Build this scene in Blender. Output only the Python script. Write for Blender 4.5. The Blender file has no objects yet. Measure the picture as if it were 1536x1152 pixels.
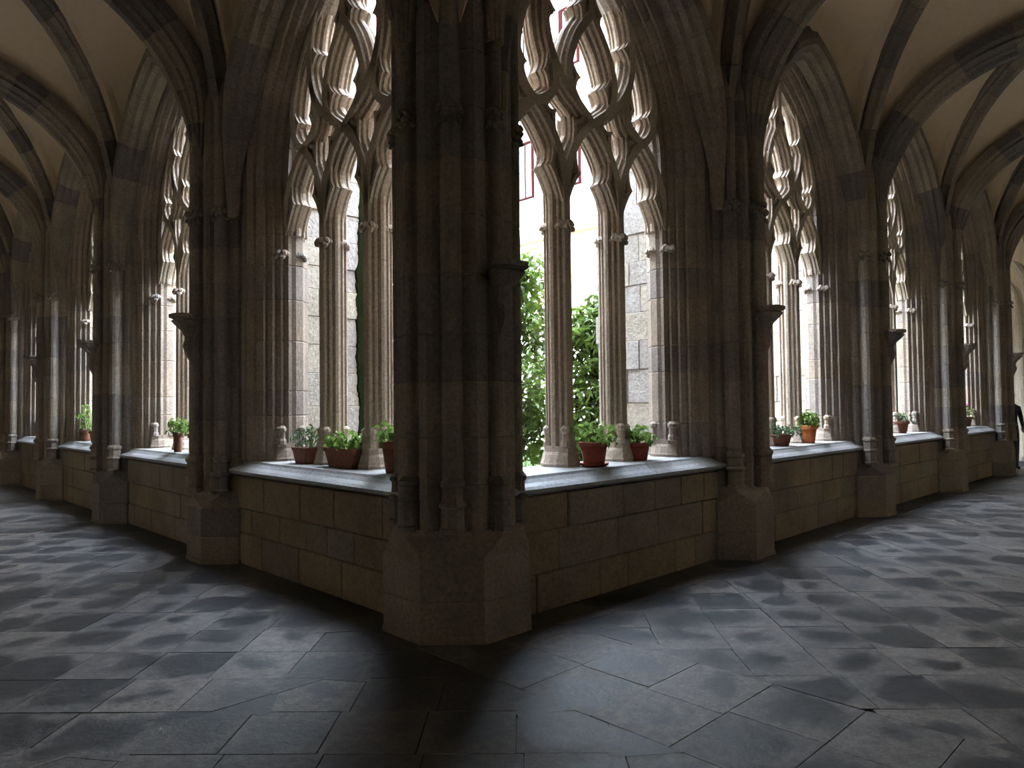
import bpy, bmesh, math, random
from math import sin, cos, pi, sqrt, radians, atan2, hypot
from mathutils import Vector, Matrix
random.seed(11)
SC = bpy.context.scene
COL = SC.collection

# ------------------------------------------------------------------ camera
F_PX, YAW, PITCH, ROLL = 1072.12, 0.80144, 0.0303, -0.01156
CAM = Vector((-3.3165, -4.0188, 1.6))
fwd = Vector((cos(YAW)*cos(PITCH), sin(YAW)*cos(PITCH), sin(PITCH)))
rgt0 = Vector((sin(YAW), -cos(YAW), 0)); up0 = rgt0.cross(fwd)
rgt = cos(ROLL)*rgt0 + sin(ROLL)*up0
upv = -sin(ROLL)*rgt0 + cos(ROLL)*up0
cd = bpy.data.cameras.new('camera'); cam = bpy.data.objects.new('camera', cd); COL.objects.link(cam)
cd.sensor_width = 36; cd.lens = 36*F_PX/1536; cd.clip_start = .05; cd.clip_end = 300
m3 = Matrix((rgt, upv, -fwd)).transposed()
cam.matrix_world = Matrix.Translation(CAM) @ m3.to_4x4()
SC.camera = cam

# ------------------------------------------------------------------ light
W = bpy.data.worlds.new('overcast_sky'); SC.world = W; W.use_nodes = True
bg = W.node_tree.nodes['Background']
bg.inputs[0].default_value = (0.70, 0.83, 1.0, 1); bg.inputs[1].default_value = 1.0
SC.view_settings.view_transform = 'Standard'; SC.view_settings.look = 'None'
SC.view_settings.gamma = 1; SC.view_settings.use_curve_mapping = False
SC.view_settings.exposure = 5.6
SC.cycles.diffuse_bounces = 8; SC.cycles.max_bounces = 12

# ------------------------------------------------------------------ materials
def newmat(name):
    m = bpy.data.materials.new(name); m.use_nodes = True
    nt = m.node_tree; b = nt.nodes['Principled BSDF']
    return m, nt, b
def N(nt, t, **kw):
    n = nt.nodes.new(t)
    for k, v in kw.items():
        if k.startswith('i_'): n.inputs[k[2:]].default_value = v
        elif k.startswith('n_'): n.inputs[int(k[2:])].default_value = v
        else: setattr(n, k, v)
    return n
def ramp(nt, stops, interp='LINEAR'):
    r = nt.nodes.new('ShaderNodeValToRGB'); r.color_ramp.interpolation = interp
    e = r.color_ramp.elements
    while len(e) < len(stops): e.new(.5)
    for el, (p, c) in zip(e, stops):
        el.position = p; el.color = (*c, 1) if len(c) == 3 else c
    return r
def mixc(nt, a, b, fac, mode='MIX'):
    n = nt.nodes.new('ShaderNodeMix'); n.data_type = 'RGBA'; n.blend_type = mode
    for idx, v in ((0, fac), (6, a), (7, b)):
        if isinstance(v, (int, float)): n.inputs[idx].default_value = v
        elif isinstance(v, tuple): n.inputs[idx].default_value = (*v, 1)
        else: nt.links.new(v, n.inputs[idx])
    return n.outputs[2]

def stone(name, tints, dark=(.05, .045, .04), rough=.85, bump=.6, scale=1.0, darkamt=.5, spec=.25, fine=.8):
    """tints: colours chosen per piece; weathering patches and fine grain on top"""
    m, nt, b = newmat(name); L = nt.links.new
    geo = N(nt, 'ShaderNodeNewGeometry'); oi = N(nt, 'ShaderNodeObjectInfo')
    k = len(tints)
    r = ramp(nt, [(i/k, t) for i, t in enumerate(tints)], 'CONSTANT'); L(oi.outputs['Random'], r.inputs[0])
    n1 = N(nt, 'ShaderNodeTexNoise', i_Scale=1.7*scale, i_Detail=6, i_Roughness=.62); L(geo.outputs['Position'], n1.inputs['Vector'])
    r1 = ramp(nt, [(.36, (0, 0, 0)), (.66, (1, 1, 1))]); L(n1.outputs[0], r1.inputs[0])
    n2 = N(nt, 'ShaderNodeTexNoise', i_Scale=38*scale, i_Detail=5, i_Roughness=.7); L(geo.outputs['Position'], n2.inputs['Vector'])
    r2 = ramp(nt, [(.28, (.5, .5, .5)), (.72, (1.4, 1.4, 1.4))]); L(n2.outputs[0], r2.inputs[0])
    mm = N(nt, 'ShaderNodeMath', operation='MULTIPLY', n_1=darkamt); L(r1.outputs[0], mm.inputs[0])
    c = mixc(nt, r.outputs[0], dark, mm.outputs[0])
    c = mixc(nt, c, r2.outputs[0], fine, 'MULTIPLY')
    L(c, b.inputs['Base Color']); b.inputs['Roughness'].default_value = rough
    b.inputs['Specular IOR Level'].default_value = spec
    bp = N(nt, 'ShaderNodeBump', i_Strength=bump, i_Distance=.012)
    n3 = N(nt, 'ShaderNodeTexNoise', i_Scale=22*scale, i_Detail=8, i_Roughness=.7); L(geo.outputs['Position'], n3.inputs['Vector'])
    L(n3.outputs[0], bp.inputs['Height']); L(bp.outputs[0], b.inputs['Normal'])
    return m
M = {}
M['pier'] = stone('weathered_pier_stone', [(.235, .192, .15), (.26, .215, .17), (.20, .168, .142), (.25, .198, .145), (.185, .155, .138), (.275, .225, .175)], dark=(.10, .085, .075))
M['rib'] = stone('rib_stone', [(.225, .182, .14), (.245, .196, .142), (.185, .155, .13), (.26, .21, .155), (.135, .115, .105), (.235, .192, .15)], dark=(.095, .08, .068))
M['tracery'] = stone('lit_tracery_stone', [(.46, .37, .29), (.48, .39, .31), (.44, .355, .285)], dark=(.24, .19, .15), darkamt=.45, bump=.3)  # same stone as the piers, the light on it put into a paler tint
M['ashlar'] = stone('parapet_ashlar', [(.235, .18, .115), (.225, .176, .124), (.26, .196, .12), (.195, .16, .12), (.235, .175, .108), (.215, .18, .14)], dark=(.10, .076, .056), darkamt=.55)
M['jamb'] = stone('jamb_stone', [(.31, .245, .19), (.33, .26, .205), (.28, .225, .185), (.30, .23, .17), (.25, .205, .175)], dark=(.13, .105, .09), darkamt=.5)  # tint between pier and tracery, part of the window light put into the colour
M['sill'] = stone('sill_slab_stone', [(.30, .30, .30), (.33, .32, .31)], dark=(.16, .155, .16), rough=.5, bump=.25, spec=.5)
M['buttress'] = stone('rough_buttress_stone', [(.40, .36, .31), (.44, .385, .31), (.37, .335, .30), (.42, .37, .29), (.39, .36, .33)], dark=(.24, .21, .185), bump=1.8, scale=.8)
M['mossy'] = stone('mossy_stone', [(.016, .019, .008)], dark=(.006, .008, .003), bump=1.5, scale=3, spec=0)
M['plaster'] = stone('vault_plaster', [(.58, .45, .32), (.60, .46, .325)], dark=(.52, .40, .285), darkamt=.5, bump=.05, scale=.4, fine=.12)
M['cream'] = stone('cream_render', [(.78, .74, .66)], dark=(.7, .66, .58), darkamt=.4, bump=.1, scale=.3)
M['cornice'] = stone('ochre_cornice_stone', [(.34, .25, .13), (.32, .23, .12)], dark=(.25, .18, .1), bump=.2)
M['wallplain'] = stone('gallery_wall_stone', [(.58, .50, .39)], dark=(.45, .38, .29), bump=.2)

def simple(name, col, rough=.6, spec=.4, var=.25, scale=20, bump=0., trans=0.):
    m, nt, b = newmat(name); L = nt.links.new
    geo = N(nt, 'ShaderNodeNewGeometry'); oi = N(nt, 'ShaderNodeObjectInfo')
    n = N(nt, 'ShaderNodeTexNoise', i_Scale=scale, i_Detail=4); L(geo.outputs['Position'], n.inputs['Vector'])
    lo = tuple(c*(1-var) for c in col); hi = tuple(min(1, c*(1+var)) for c in col)
    r = ramp(nt, [(.3, lo), (.7, hi)]); L(n.outputs[0], r.inputs[0])
    L(r.outputs[0], b.inputs['Base Color']); b.inputs['Roughness'].default_value = rough
    b.inputs['Specular IOR Level'].default_value = spec
    if bump:
        bp = N(nt, 'ShaderNodeBump', i_Strength=bump, i_Distance=.01); L(n.outputs[0], bp.inputs['Height']); L(bp.outputs[0], b.inputs['Normal'])
    if trans:
        t = N(nt, 'ShaderNodeBsdfTranslucent'); L(r.outputs[0], t.inputs[0])
        mx = N(nt, 'ShaderNodeMixShader', n_0=trans); L(b.outputs[0], mx.inputs[1]); L(t.outputs[0], mx.inputs[2])
        L(mx.outputs[0], nt.nodes['Material Output'].inputs[0])
    return m
M['leaf'] = simple('tree_leaf', (.095, .145, .028), rough=.3, var=.65, scale=3.5, trans=.45)
M['potleaf'] = simple('pot_plant_leaf', (.17, .26, .06), rough=.5, var=.45, scale=18, trans=.35)
M['greyleaf'] = simple('succulent_leaf', (.12, .18, .095), rough=.5, var=.35, scale=18, trans=.2)
M['petal'] = simple('pink_petal', (.62, .2, .42), rough=.6, var=.25, trans=.3)
M['bark'] = simple('dark_bark', (.06, .045, .035), rough=.9, var=.4, bump=.5)
M['terracotta'] = simple('terracotta_clay', (.27, .055, .032), rough=.6, var=.2, scale=25)
M['orangeclay'] = simple('orange_terracotta', (.55, .16, .05), rough=.6, var=.15, scale=25)
M['brownclay'] = simple('brown_terracotta', (.17, .06, .034), rough=.7, var=.25, scale=25)
M['soil'] = simple('potting_soil', (.03, .022, .016), rough=1, var=.4, bump=.6)
M['grass'] = simple('lawn_grass', (.040, .070, .014), rough=.8, var=.4, scale=9, trans=.3)
M['lawn'] = simple('lawn_earth', (.030, .050, .013), rough=1, var=.4, scale=6)
M['redframe'] = simple('red_window_paint', (.020, .0055, .005), rough=1, spec=0, var=.15)
M['glass'] = simple('window_glass', (.12, .13, .14), rough=.1, spec=.8, var=.1)
M['iron'] = simple('dark_lead', (.03, .03, .03), rough=.7)
M['skin'] = simple('skin', (.45, .28, .2), rough=.6, var=.1)
M['cloth'] = simple('dark_cloth', (.035, .035, .045), rough=.9, var=.3)
M['trouser'] = simple('dark_green_cloth', (.03, .045, .035), rough=.9, var=.3)
M['hair'] = simple('dark_hair', (.02, .015, .012), rough=.7)
M['rooftile'] = simple('roof_tile', (.3, .13, .08), rough=.8, var=.3)

def floor_mat():
    m, nt, b = newmat('worn_slate_paving'); L = nt.links.new
    at = N(nt, 'ShaderNodeAttribute', attribute_name='tc'); rnd = N(nt, 'ShaderNodeAttribute', attribute_name='tr')
    geo = N(nt, 'ShaderNodeNewGeometry')
    nz = N(nt, 'ShaderNodeTexNoise', i_Scale=4.2, i_Detail=5, i_Roughness=.6); L(geo.outputs['Position'], nz.inputs['Vector'])
    ln = N(nt, 'ShaderNodeVectorMath', operation='LENGTH'); L(at.outputs['Vector'], ln.inputs[0])
    ma = N(nt, 'ShaderNodeMath', operation='MULTIPLY_ADD', n_1=.55, n_2=-.27); L(nz.outputs[0], ma.inputs[0])
    ad = N(nt, 'ShaderNodeMath', operation='ADD'); L(ln.outputs['Value'], ad.inputs[0]); L(ma.outputs[0], ad.inputs[1])
    sz = N(nt, 'ShaderNodeMath', operation='MULTIPLY_ADD', n_1=.2, n_2=-.1); L(rnd.outputs['Fac'], sz.inputs[0])
    a2 = N(nt, 'ShaderNodeMath', operation='ADD'); L(ad.outputs[0], a2.inputs[0]); L(sz.outputs[0], a2.inputs[1])
    r = ramp(nt, [(.12, (1, 1, 1)), (.21, (0, 0, 0))]); L(a2.outputs[0], r.inputs[0])      # damp worn middle of each slab
    tint = ramp(nt, [(0, (.076, .068, .066)), (.3, (.094, .084, .079)), (.55, (.064, .058, .058)), (.8, (.115, .101, .093)), (1, (.08, .071, .069))]); L(rnd.outputs['Fac'], tint.inputs[0])
    n2 = N(nt, 'ShaderNodeTexNoise', i_Scale=14, i_Detail=8, i_Roughness=.75); L(geo.outputs['Position'], n2.inputs['Vector'])
    r2 = ramp(nt, [(.32, (.4, .4, .41)), (.68, (1.65, 1.6, 1.53))]); L(n2.outputs[0], r2.inputs[0])
    n4 = N(nt, 'ShaderNodeTexNoise', i_Scale=60, i_Detail=6, i_Roughness=.8); L(geo.outputs['Position'], n4.inputs['Vector'])
    r4 = ramp(nt, [(.35, (.6, .6, .6)), (.68, (1.45, 1.45, 1.45))]); L(n4.outputs[0], r4.inputs[0])
    c = mixc(nt, tint.outputs[0], (.024, .0235, .0255), r.outputs[0])
    c = mixc(nt, c, r2.outputs[0], .8, 'MULTIPLY'); c = mixc(nt, c, r4.outputs[0], .8, 'MULTIPLY')
    L(c, b.inputs['Base Color'])
    rr = ramp(nt, [(0, (.66, .66, .66)), (1, (.48, .48, .48))]); L(r.outputs[0], rr.inputs[0]); L(rr.outputs[0], b.inputs['Roughness'])
    b.inputs['Specular IOR Level'].default_value = .5
    bp = N(nt, 'ShaderNodeBump', i_Strength=.8, i_Distance=.012)
    n3 = N(nt, 'ShaderNodeTexNoise', i_Scale=11, i_Detail=9, i_Roughness=.7); L(geo.outputs['Position'], n3.inputs['Vector'])
    L(n3.outputs[0], bp.inputs['Height']); L(bp.outputs[0], b.inputs['Normal'])
    return m
M['floor'] = floor_mat()
M['bed'] = simple('paving_mortar', (.05, .046, .045), rough=.95, var=.4, scale=30)

# ------------------------------------------------------------------ helpers
def mesh(name, v, f, mat, smooth=False, fix=True):
    me = bpy.data.meshes.new(name); me.from_pydata([tuple(p) for p in v], [], f)
    if fix:
        bm = bmesh.new(); bm.from_mesh(me); bmesh.ops.recalc_face_normals(bm, faces=bm.faces); bm.to_mesh(me); bm.free()
    me.materials.append(M[mat])
    if smooth: me.polygons.foreach_set('use_smooth', [True]*len(me.polygons))
    me.update(); return me
def put(name, me, parent=None, loc=(0, 0, 0), rotz=0.):
    o = bpy.data.objects.new(name, me); COL.objects.link(o)
    o.location = loc; o.rotation_euler = (0, 0, rotz); o.parent = parent
    return o
def empty(name, loc=(0, 0, 0), rotz=0., parent=None):
    o = put(name, None, parent, loc, rotz); o.empty_display_size = .2; return o
def tag(o, label, cat, group=None):
    o['label'] = label; o['category'] = cat
    if group: o['group'] = group
    return o
def struct(o, label=None):
    o['kind'] = 'structure'
    if label: o['label'] = label
    return o
def stuff(o, label=None):
    o['kind'] = 'stuff'
    if label: o['label'] = label
    return o
def boxv(x0, x1, y0, y1, z0, z1, bev=0.):
    """box with optional chamfered edges on every side (rings)"""
    if bev <= 0:
        v = [(x, y, z) for z in (z0, z1) for x, y in ((x0, y0), (x1, y0), (x1, y1), (x0, y1))]
        return v, [(3, 2, 1, 0), (4, 5, 6, 7)] + [(i, (i+1) % 4, 4+(i+1) % 4, 4+i) for i in range(4)]
    v = []; f = []; b = bev
    for z, i in ((z0, b), (z0+b, 0), (z1-b, 0), (z1, b)):
        bb = 0 if i == 0 else b
        pts = [(x0+b, y0), (x1-b, y0), (x1, y0+b), (x1, y1-b), (x1-b, y1), (x0+b, y1), (x0, y1-b), (x0, y0+b)]
        cx, cy = (x0+x1)/2, (y0+y1)/2
        for x, y in pts:
            if bb:
                x = x + (bb if x < cx else -bb); y = y + (bb if y < cy else -bb)
            v.append((x, y, z))
    for k in range(3):
        for i in range(8): f.append((k*8+i, k*8+(i+1) % 8, k*8+8+(i+1) % 8, k*8+8+i))
    f += [tuple(range(7, -1, -1)), tuple(range(24, 32))]
    return v, f
def box(name, dims, mat, parent=None, bev=0., loc=(0, 0, 0), rotz=0.):
    return put(name, mesh(name, *boxv(*dims, bev), mat), parent, loc, rotz)
def rings(name, rs, mat, smooth=False, caps=True):
    """loft equal-length rings of 3-D points"""
    n = len(rs[0]); v = [p for r in rs for p in r]; f = []
    for k in range(len(rs)-1):
        for i in range(n): f.append((k*n+i, k*n+(i+1) % n, (k+1)*n+(i+1) % n, (k+1)*n+i))
    if caps: f += [tuple(range(n-1, -1, -1)), tuple(range((len(rs)-1)*n, len(rs)*n))]
    return mesh(name, v, f, mat, smooth)
def lathe(name, prof, mat, seg=20, c=(0, 0), smooth=True, phase=0.):
    rs = [[(c[0]+r*cos(2*pi*i/seg+phase), c[1]+r*sin(2*pi*i/seg+phase), z) for i in range(seg)] for r, z in prof]
    return rings(name, rs, mat, smooth)
def catmull(pts, sub=6):
    P = [Vector(p) for p in pts]
    P = [P[0]*2-P[1]] + P + [P[-1]*2-P[-2]]; out = []
    for i in range(1, len(P)-2):
        for k in range(sub):
            t = k/sub
            out.append(.5*((2*P[i]) + (-P[i-1]+P[i+1])*t + (2*P[i-1]-5*P[i]+4*P[i+1]-P[i+2])*t*t + (-P[i-1]+3*P[i]-3*P[i+1]+P[i+2])*t**3))
    out.append(P[-2]); return out
def frames(path, b):
    """mitred in-plane normals n = t x b for a polyline"""
    P = [Vector(p) for p in path]; b = Vector(b).normalized(); T = [(P[i+1]-P[i]).normalized() for i in range(len(P)-1)]
    out = []
    for i in range(len(P)):
        a, c = T[max(0, i-1)], T[min(len(T)-1, i)]
        na, nc = a.cross(b).normalized(), c.cross(b).normalized()
        n = (na+nc); l = n.length; n = n/l if l > 1e-6 else na
        k = max(.35, n.dot(na)); out.append(n/k)
    return P, out, b
def sweep_ring(p, n, b, prof, inset=0.):
    if inset:
        ca = sum(q[0] for q in prof)/len(prof); cb = sum(q[1] for q in prof)/len(prof)
        pr = []
        for x, y in prof:
            d = hypot(x-ca, y-cb); k = max(0, d-inset)/d if d > 1e-6 else 1
            pr.append((ca+(x-ca)*k, cb+(y-cb)*k))
        prof = pr
    return [p+n*x+b*y for x, y in prof]
def sweep(name, path, b, prof, mat, smooth=False):
    P, Ns, b = frames(path, b)
    return rings(name, [sweep_ring(P[i], Ns[i], b, prof) for i in range(len(P))], mat, smooth)
def sweep_blocks(name, path, b, prof, mat, length, jit=.2, inset=.007, rnd=None, taper=None):
    """the same sweep cut into separate stones with V-joints; returns a list of meshes"""
    rnd = rnd or random
    P, Ns, b = frames(path, b)
    S = [0.]
    for i in range(1, len(P)): S.append(S[-1]+(P[i]-P[i-1]).length)
    tot = S[-1]; k = max(1, round(tot/length)); cuts = [tot*i/k for i in range(k+1)]
    for i in range(1, k): cuts[i] += rnd.uniform(-jit, jit)*tot/k
    def at(s):
        s = min(max(s, 0), tot); i = 0
        while i < len(S)-2 and S[i+1] < s: i += 1
        t = (s-S[i])/max(1e-9, S[i+1]-S[i]); t = min(max(t, 0), 1)
        return P[i].lerp(P[i+1], t), Ns[i].lerp(Ns[i+1], t)
    out = []
    for i in range(k):
        s0, s1 = cuts[i], cuts[i+1]; g = min(.012, (s1-s0)*.2)
        ss = [(s0, inset), (s0+g, 0)] + [(s, 0) for s in S if s0+g+.01 < s < s1-g-.01] + [(s1-g, 0), (s1, inset)]
        def pr(s):
            if not taper: return prof
            k0, ln, an, both = taper; e = min(s, tot-s) if both else s
            t = min(1, e/ln); k = k0+(1-k0)*t*t*(3-2*t)
            return [(an+(x-an)*k, y0m+(y-y0m)*k) for x, y in prof]
        y0m = sum(y for _, y in prof)/len(prof)
        if taper: ss = sorted(ss+[(s0+(s1-s0)*q, 0) for q in (.35, .68)])
        out.append(rings(name, [sweep_ring(*at(s), b, pr(s), q) for s, q in ss], mat))
    return out
def tube(name, pts, rad, mat, seg=8):
    """tapered round limb through points with radii"""
    P = [Vector(p) for p in pts]; rs = []
    for i, p in enumerate(P):
        t = (P[min(i+1, len(P)-1)]-P[max(i-1, 0)]).normalized()
        a = t.cross(Vector((.3, .9, .1))).normalized(); c = t.cross(a)
        rs.append([p+(a*cos(2*pi*k/seg)+c*sin(2*pi*k/seg))*rad[i] for k in range(seg)])
    return rs
def joined(name, parts, mat, smooth=False):
    v = []; f = []
    for pv, pf in parts:
        o = len(v); v += pv; f += [tuple(i+o for i in q) for q in pf]
    return mesh(name, v, f, mat, smooth)
def rings_vf(rs):
    n = len(rs[0]); v = [p for r in rs for p in r]; f = []
    for k in range(len(rs)-1):
        for i in range(n): f.append((k*n+i, k*n+(i+1) % n, (k+1)*n+(i+1) % n, (k+1)*n+i))
    f += [tuple(range(n-1, -1, -1)), tuple(range((len(rs)-1)*n, len(rs)*n))]
    return v, f
def mirror2(prof): return prof + [(-x, y) for x, y in reversed(prof)]

# ------------------------------------------------------------------ layout
L0, LB = 3.766, 3.733                       # first pier, bay length
PIER = [L0+LB*i for i in range(4)]          # along either arcade, measured from the corner
C1 = 1.80                                   # centre of the first bay's window
BAYC = [C1] + [L0+LB*(i+.5) for i in range(3)]
def bayc(side, i): return BAYC[i]-(.03 if side == 'left' and i == 0 else 0)
CC = .13                                    # corner pier centre
GW = 4.5                                    # gallery width
FAR = PIER[3]                               # far arcades
R90 = -pi/2
SIDES = (('right', 0.), ('left', R90))
def place(side, along, depth=0., z=0.):
    return (along, depth, z) if side == 'right' else (depth, along, z)

# ------------------------------------------------------------------ floor
def clip(poly, a, b, c):                    # keep a*x+b*y<=c
    out = []
    for i in range(len(poly)):
        p, q = poly[i], poly[(i+1) % len(poly)]
        dp, dq = a*p[0]+b*p[1]-c, a*q[0]+b*q[1]-c
        if dp <= 0: out.append(p)
        if dp*dq < 0:
            t = dp/(dp-dq); out.append((p[0]+(q[0]-p[0])*t, p[1]+(q[1]-p[1])*t))
    return out
def clip_rect(poly, x0, x1, y0, y1):
    for a, b, c in ((1, 0, x1), (-1, 0, -x0), (0, 1, y1), (0, -1, -y0)):
        poly = clip(poly, a, b, c)
        if len(poly) < 3: return []
    return poly
def area(p): return abs(sum(p[i][0]*p[(i+1) % len(p)][1]-p[(i+1) % len(p)][0]*p[i][1] for i in range(len(p))))/2
tiles = []
def diag_field(x0, x1, y0, y1, s=.462, off=0.):
    r = random.Random(5)
    n = int(40/s)
    for i in range(-n, n):
        sh = r.uniform(-.05, .05)*s
        for j in range(-n, n):
            u0, v0 = i*s+off, j*s+sh
            sq = [((u+v)/sqrt(2), (u-v)/sqrt(2)) for u, v in ((u0, v0), (u0+s, v0), (u0+s, v0+s), (u0, v0+s))]
            p = clip_rect(sq, x0, x1, y0, y1)
            if len(p) >= 3 and area(p) > .0015: tiles.append(p)
def grid_field(x0, x1, y0, y1, nx, ny, seed):
    r = random.Random(seed)
    ys = [y0+(y1-y0)*j/ny + (r.uniform(-.04, .04) if 0 < j < ny else 0) for j in range(ny+1)]
    for j in range(ny):
        xs = [x0+(x1-x0)*i/nx + (r.uniform(-.03, .03) if 0 < i < nx else 0) for i in range(nx+1)]
        for i in range(nx): tiles.append([(xs[i], ys[j]), (xs[i+1], ys[j]), (xs[i+1], ys[j+1]), (xs[i], ys[j+1])])
# wall borders, band under the corner arch, diagonal fields
grid_field(-.45, .60, -GW, -.15, 2, 9, 1)
grid_field(.60, FAR+GW, -.55, -.15, 40, 1, 2)
grid_field(-.52, -.15, -.15, FAR+GW, 1, 40, 3)
diag_field(.60, FAR+GW, -GW, -.55)
diag_field(-GW, -.45, -GW, -.15); 
diag_field(-GW, -.52, -.15, FAR+GW)
floor = struct(box('floor', (-GW-.4, FAR+GW+.4, -GW-.4, FAR+GW+.4, -.25, -.014), 'bed'))
def tile_geo(p, r):
    if sum(p[i][0]*p[(i+1) % len(p)][1]-p[(i+1) % len(p)][0]*p[i][1] for i in range(len(p))) < 0: p = p[::-1]
    cx = sum(q[0] for q in p)/len(p); cy = sum(q[1] for q in p)/len(p)
    z = r.uniform(-.0015, .0015); tx, ty = r.uniform(-.004, .004), r.uniform(-.004, .004)
    v = []; n = len(p)
    for ins, dz in ((.003, -.03), (.003, 0)):
        for x, y in p:
            d = hypot(x-cx, y-cy); k = max(.2, d-ins*1.35)/d
            X, Y = (x-cx)*k, (y-cy)*k
            v.append((X, Y, z+dz+tx*X+ty*Y))
    f = [(i, (i+1) % n, n+(i+1) % n, n+i) for i in range(n)] + [tuple(range(n, 2*n))]
    return (cx, cy), v, f
def set_tc(me, tcs, trs):
    a = me.attributes.new('tc', 'FLOAT_VECTOR', 'POINT'); a.data.foreach_set('vector', [c for t in tcs for c in t])
    b = me.attributes.new('tr', 'FLOAT', 'POINT'); b.data.foreach_set('value', trs)
def in_view(x, y, z=0.):
    d = Vector((x, y, z))-CAM; zz = d.dot(fwd)
    if zz < .4: return False
    return abs(d.dot(rgt)/zz) < 768/F_PX+.03 and abs(d.dot(upv)/zz) < 576/F_PX+.05
def behind_wall(x, y): return x > .1 and y > .1
tr = random.Random(21); seen = []; rest = []
for p in tiles:
    c, v, f = tile_geo(p, tr); q = tr.random()
    (seen if in_view(*c) and not behind_wall(*c) else rest).append((c, v, f, q, (Vector((*c, 0))-CAM).length/sqrt(max(area(p), .01))))
seen.sort(key=lambda t: t[4])
rest += seen[290:]; seen = seen[:290]
for c, v, f, q, _ in seen:
    me = mesh('flagstone', v, f, 'floor', fix=False)
    offx, offy = tr.uniform(-.08, .08), tr.uniform(-.08, .08)
    set_tc(me, [(a+offx, b+offy, 0) for a, b, _ in v], [q]*len(v)); put('flagstone', me, floor, (*c, 0))
V = []; Fc = []; TC = []; TR = []
for c, v, f, q, _ in rest:
    o = len(V); V += [(a+c[0], b+c[1], z) for a, b, z in v]; Fc += [tuple(i+o for i in g) for g in f]; TC += [(a, b, 0) for a, b, _ in v]; TR += [q]*len(v)
me = mesh('paving', V, Fc, 'floor', fix=False); set_tc(me, TC, TR); stuff(put('paving', me, floor))

# ------------------------------------------------------------------ ceiling: vault webs, arches, ribs
Z0, RT, WM = 4.25, 2.05, GW/2
RL, CL = 2.13, .58
def Tz(w): d = RT*RT-(w-WM)**2; return Z0+sqrt(d) if d > 0 else Z0
def Lz(u): d = RL*RL-(abs(u)+CL)**2; return Z0+sqrt(d) if d > 0 else Z0
def shapeL(t): return max(0., Lz(t*LB/2)-Z0)/(Lz(0)-Z0)
def shapeT(t): return max(0., Tz(WM+t*WM)-Z0)/RT
def web(name, hu, hw, RD, dome, shu, shw, nu=44, nw=44):
    """domed rib vault over a bay: half sizes hu, hw about its centre, RD radius of the diagonal arches"""
    half = hypot(hu, hw); v = []; f = []
    def dz(c): return Z0+.02+sqrt(max(0, RD*RD-(c*half)**2))
    top = dz(0)
    for j in range(nw+1):
        for i in range(nu+1):
            a, c = -1+2*i/nu, -1+2*j/nw; m = max(abs(a), abs(c))
            if m < 1e-6: z = top
            else:
                crown = top-dome*m*m; rise = max(0, crown-dz(m))
                z = dz(m)+rise*(shu(a/m) if abs(c) >= abs(a) else shw(c/m))
            v.append((a*hu, -WM-c*hw, z))
    n = nu+1
    for j in range(nw):
        for i in range(nu):
            A, B, C_, D = j*n+i, j*n+i+1, (j+1)*n+i+1, (j+1)*n+i
            f += [(A, B, C_), (A, C_, D)] if (i < nu/2) == (j < nw/2) else [(A, B, D), (B, C_, D)]
    k = len(v); v += [(x, y, z+.14) for x, y, z in v]; f += [tuple(q+k for q in g[::-1]) for g in f]
    return mesh(name, v, f, 'plaster', smooth=False, fix=False)
RD, RDC = 2.74, 2.98
ceiling = struct(empty('ceiling'))
ME_WEB = web('vault_web', LB/2, WM, RD, RD-RT+.02, shapeL, shapeT)
ME_WEB1 = web('vault_web', L0/2+.02, WM, RD, RD-RT+.02, shapeL, shapeT)
ME_WEBC = web('vault_web', WM, WM, RDC, RDC-RT+.02, shapeT, shapeT)
RIBP = [(x*1.15, y*1.35) for x, y in [(.03, -.10), (-.05, -.10), (-.08, -.075), (-.12, -.085), (-.16, -.05), (-.22, -.03), (-.22, .03), (-.16, .05), (-.12, .085), (-.08, .075), (-.05, .10), (.03, .10)]]
TRANSP = [(.17, -.23), (.03, -.23), (-.01, -.19), (-.05, -.20), (-.09, -.13), (-.12, -.12), (-.14, -.07), (-.19, -.045), (-.19, .045), (-.14, .07), (-.12, .12), (-.09, .13), (-.05, .20), (-.01, .19), (.03, .23), (.17, .23)]
def flip_if(path, b):
    """make n = t x b point up/outwards (away from the arch centre)"""
    P, Ns, bb = frames(path, b); mid = len(P)//2
    return b if Ns[mid].z > 0 else tuple(-c for c in b)
tp = [(0, -(WM+1.93*cos(a)), Z0-.05+1.93*sin(a)) for a in [pi*i/48 for i in range(49)]]
ME_TRANS = sweep_blocks('voussoir', tp, flip_if(tp, (1, 0, 0)), TRANSP, 'rib', .46, rnd=random.Random(3), taper=(.3, 1.1, -.17, True))
def diagonals(hu, RDx, seed):
    out = []; half = hypot(hu, WM)
    for sgn in (1, -1):
        for back in (1, -1):
            pts = []
            for k in range(25):
                a = (pi/2)*k/24; q = RDx*cos(a)/half; pts.append((sgn*hu*q, -WM+back*WM*q, Z0+RDx*sin(a)))
            b = flip_if(pts, (-back*WM/half, sgn*hu/half, 0))
            out.append(sweep_blocks('rib_stone', pts, b, RIBP, 'rib', .42, rnd=random.Random(seed+sgn*3+back), taper=(.35, .9, -.06, False)))
    return out
RIBS = diagonals(LB/2, RD, 20); CRIBS = diagonals(WM, RDC, 30)
ME_BOSS = lathe('keystone', [(.03, -.30), (.12, -.29), (.17, -.24), (.19, -.18), (.17, -.1), (.18, .02)], 'rib', seg=16)
def bay_ceiling(loc, rot, webme, ribs, top):
    put('vault_web', webme, ceiling, loc, rot)
    for r in ribs:
        e = empty('diagonal_rib', loc, rot, ceiling)
        for s in r: put('rib_stone', s, e)
    c, s = cos(rot), sin(rot)
    put('keystone', ME_BOSS, ceiling, (loc[0]+s*WM, loc[1]-c*WM, top))
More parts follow.
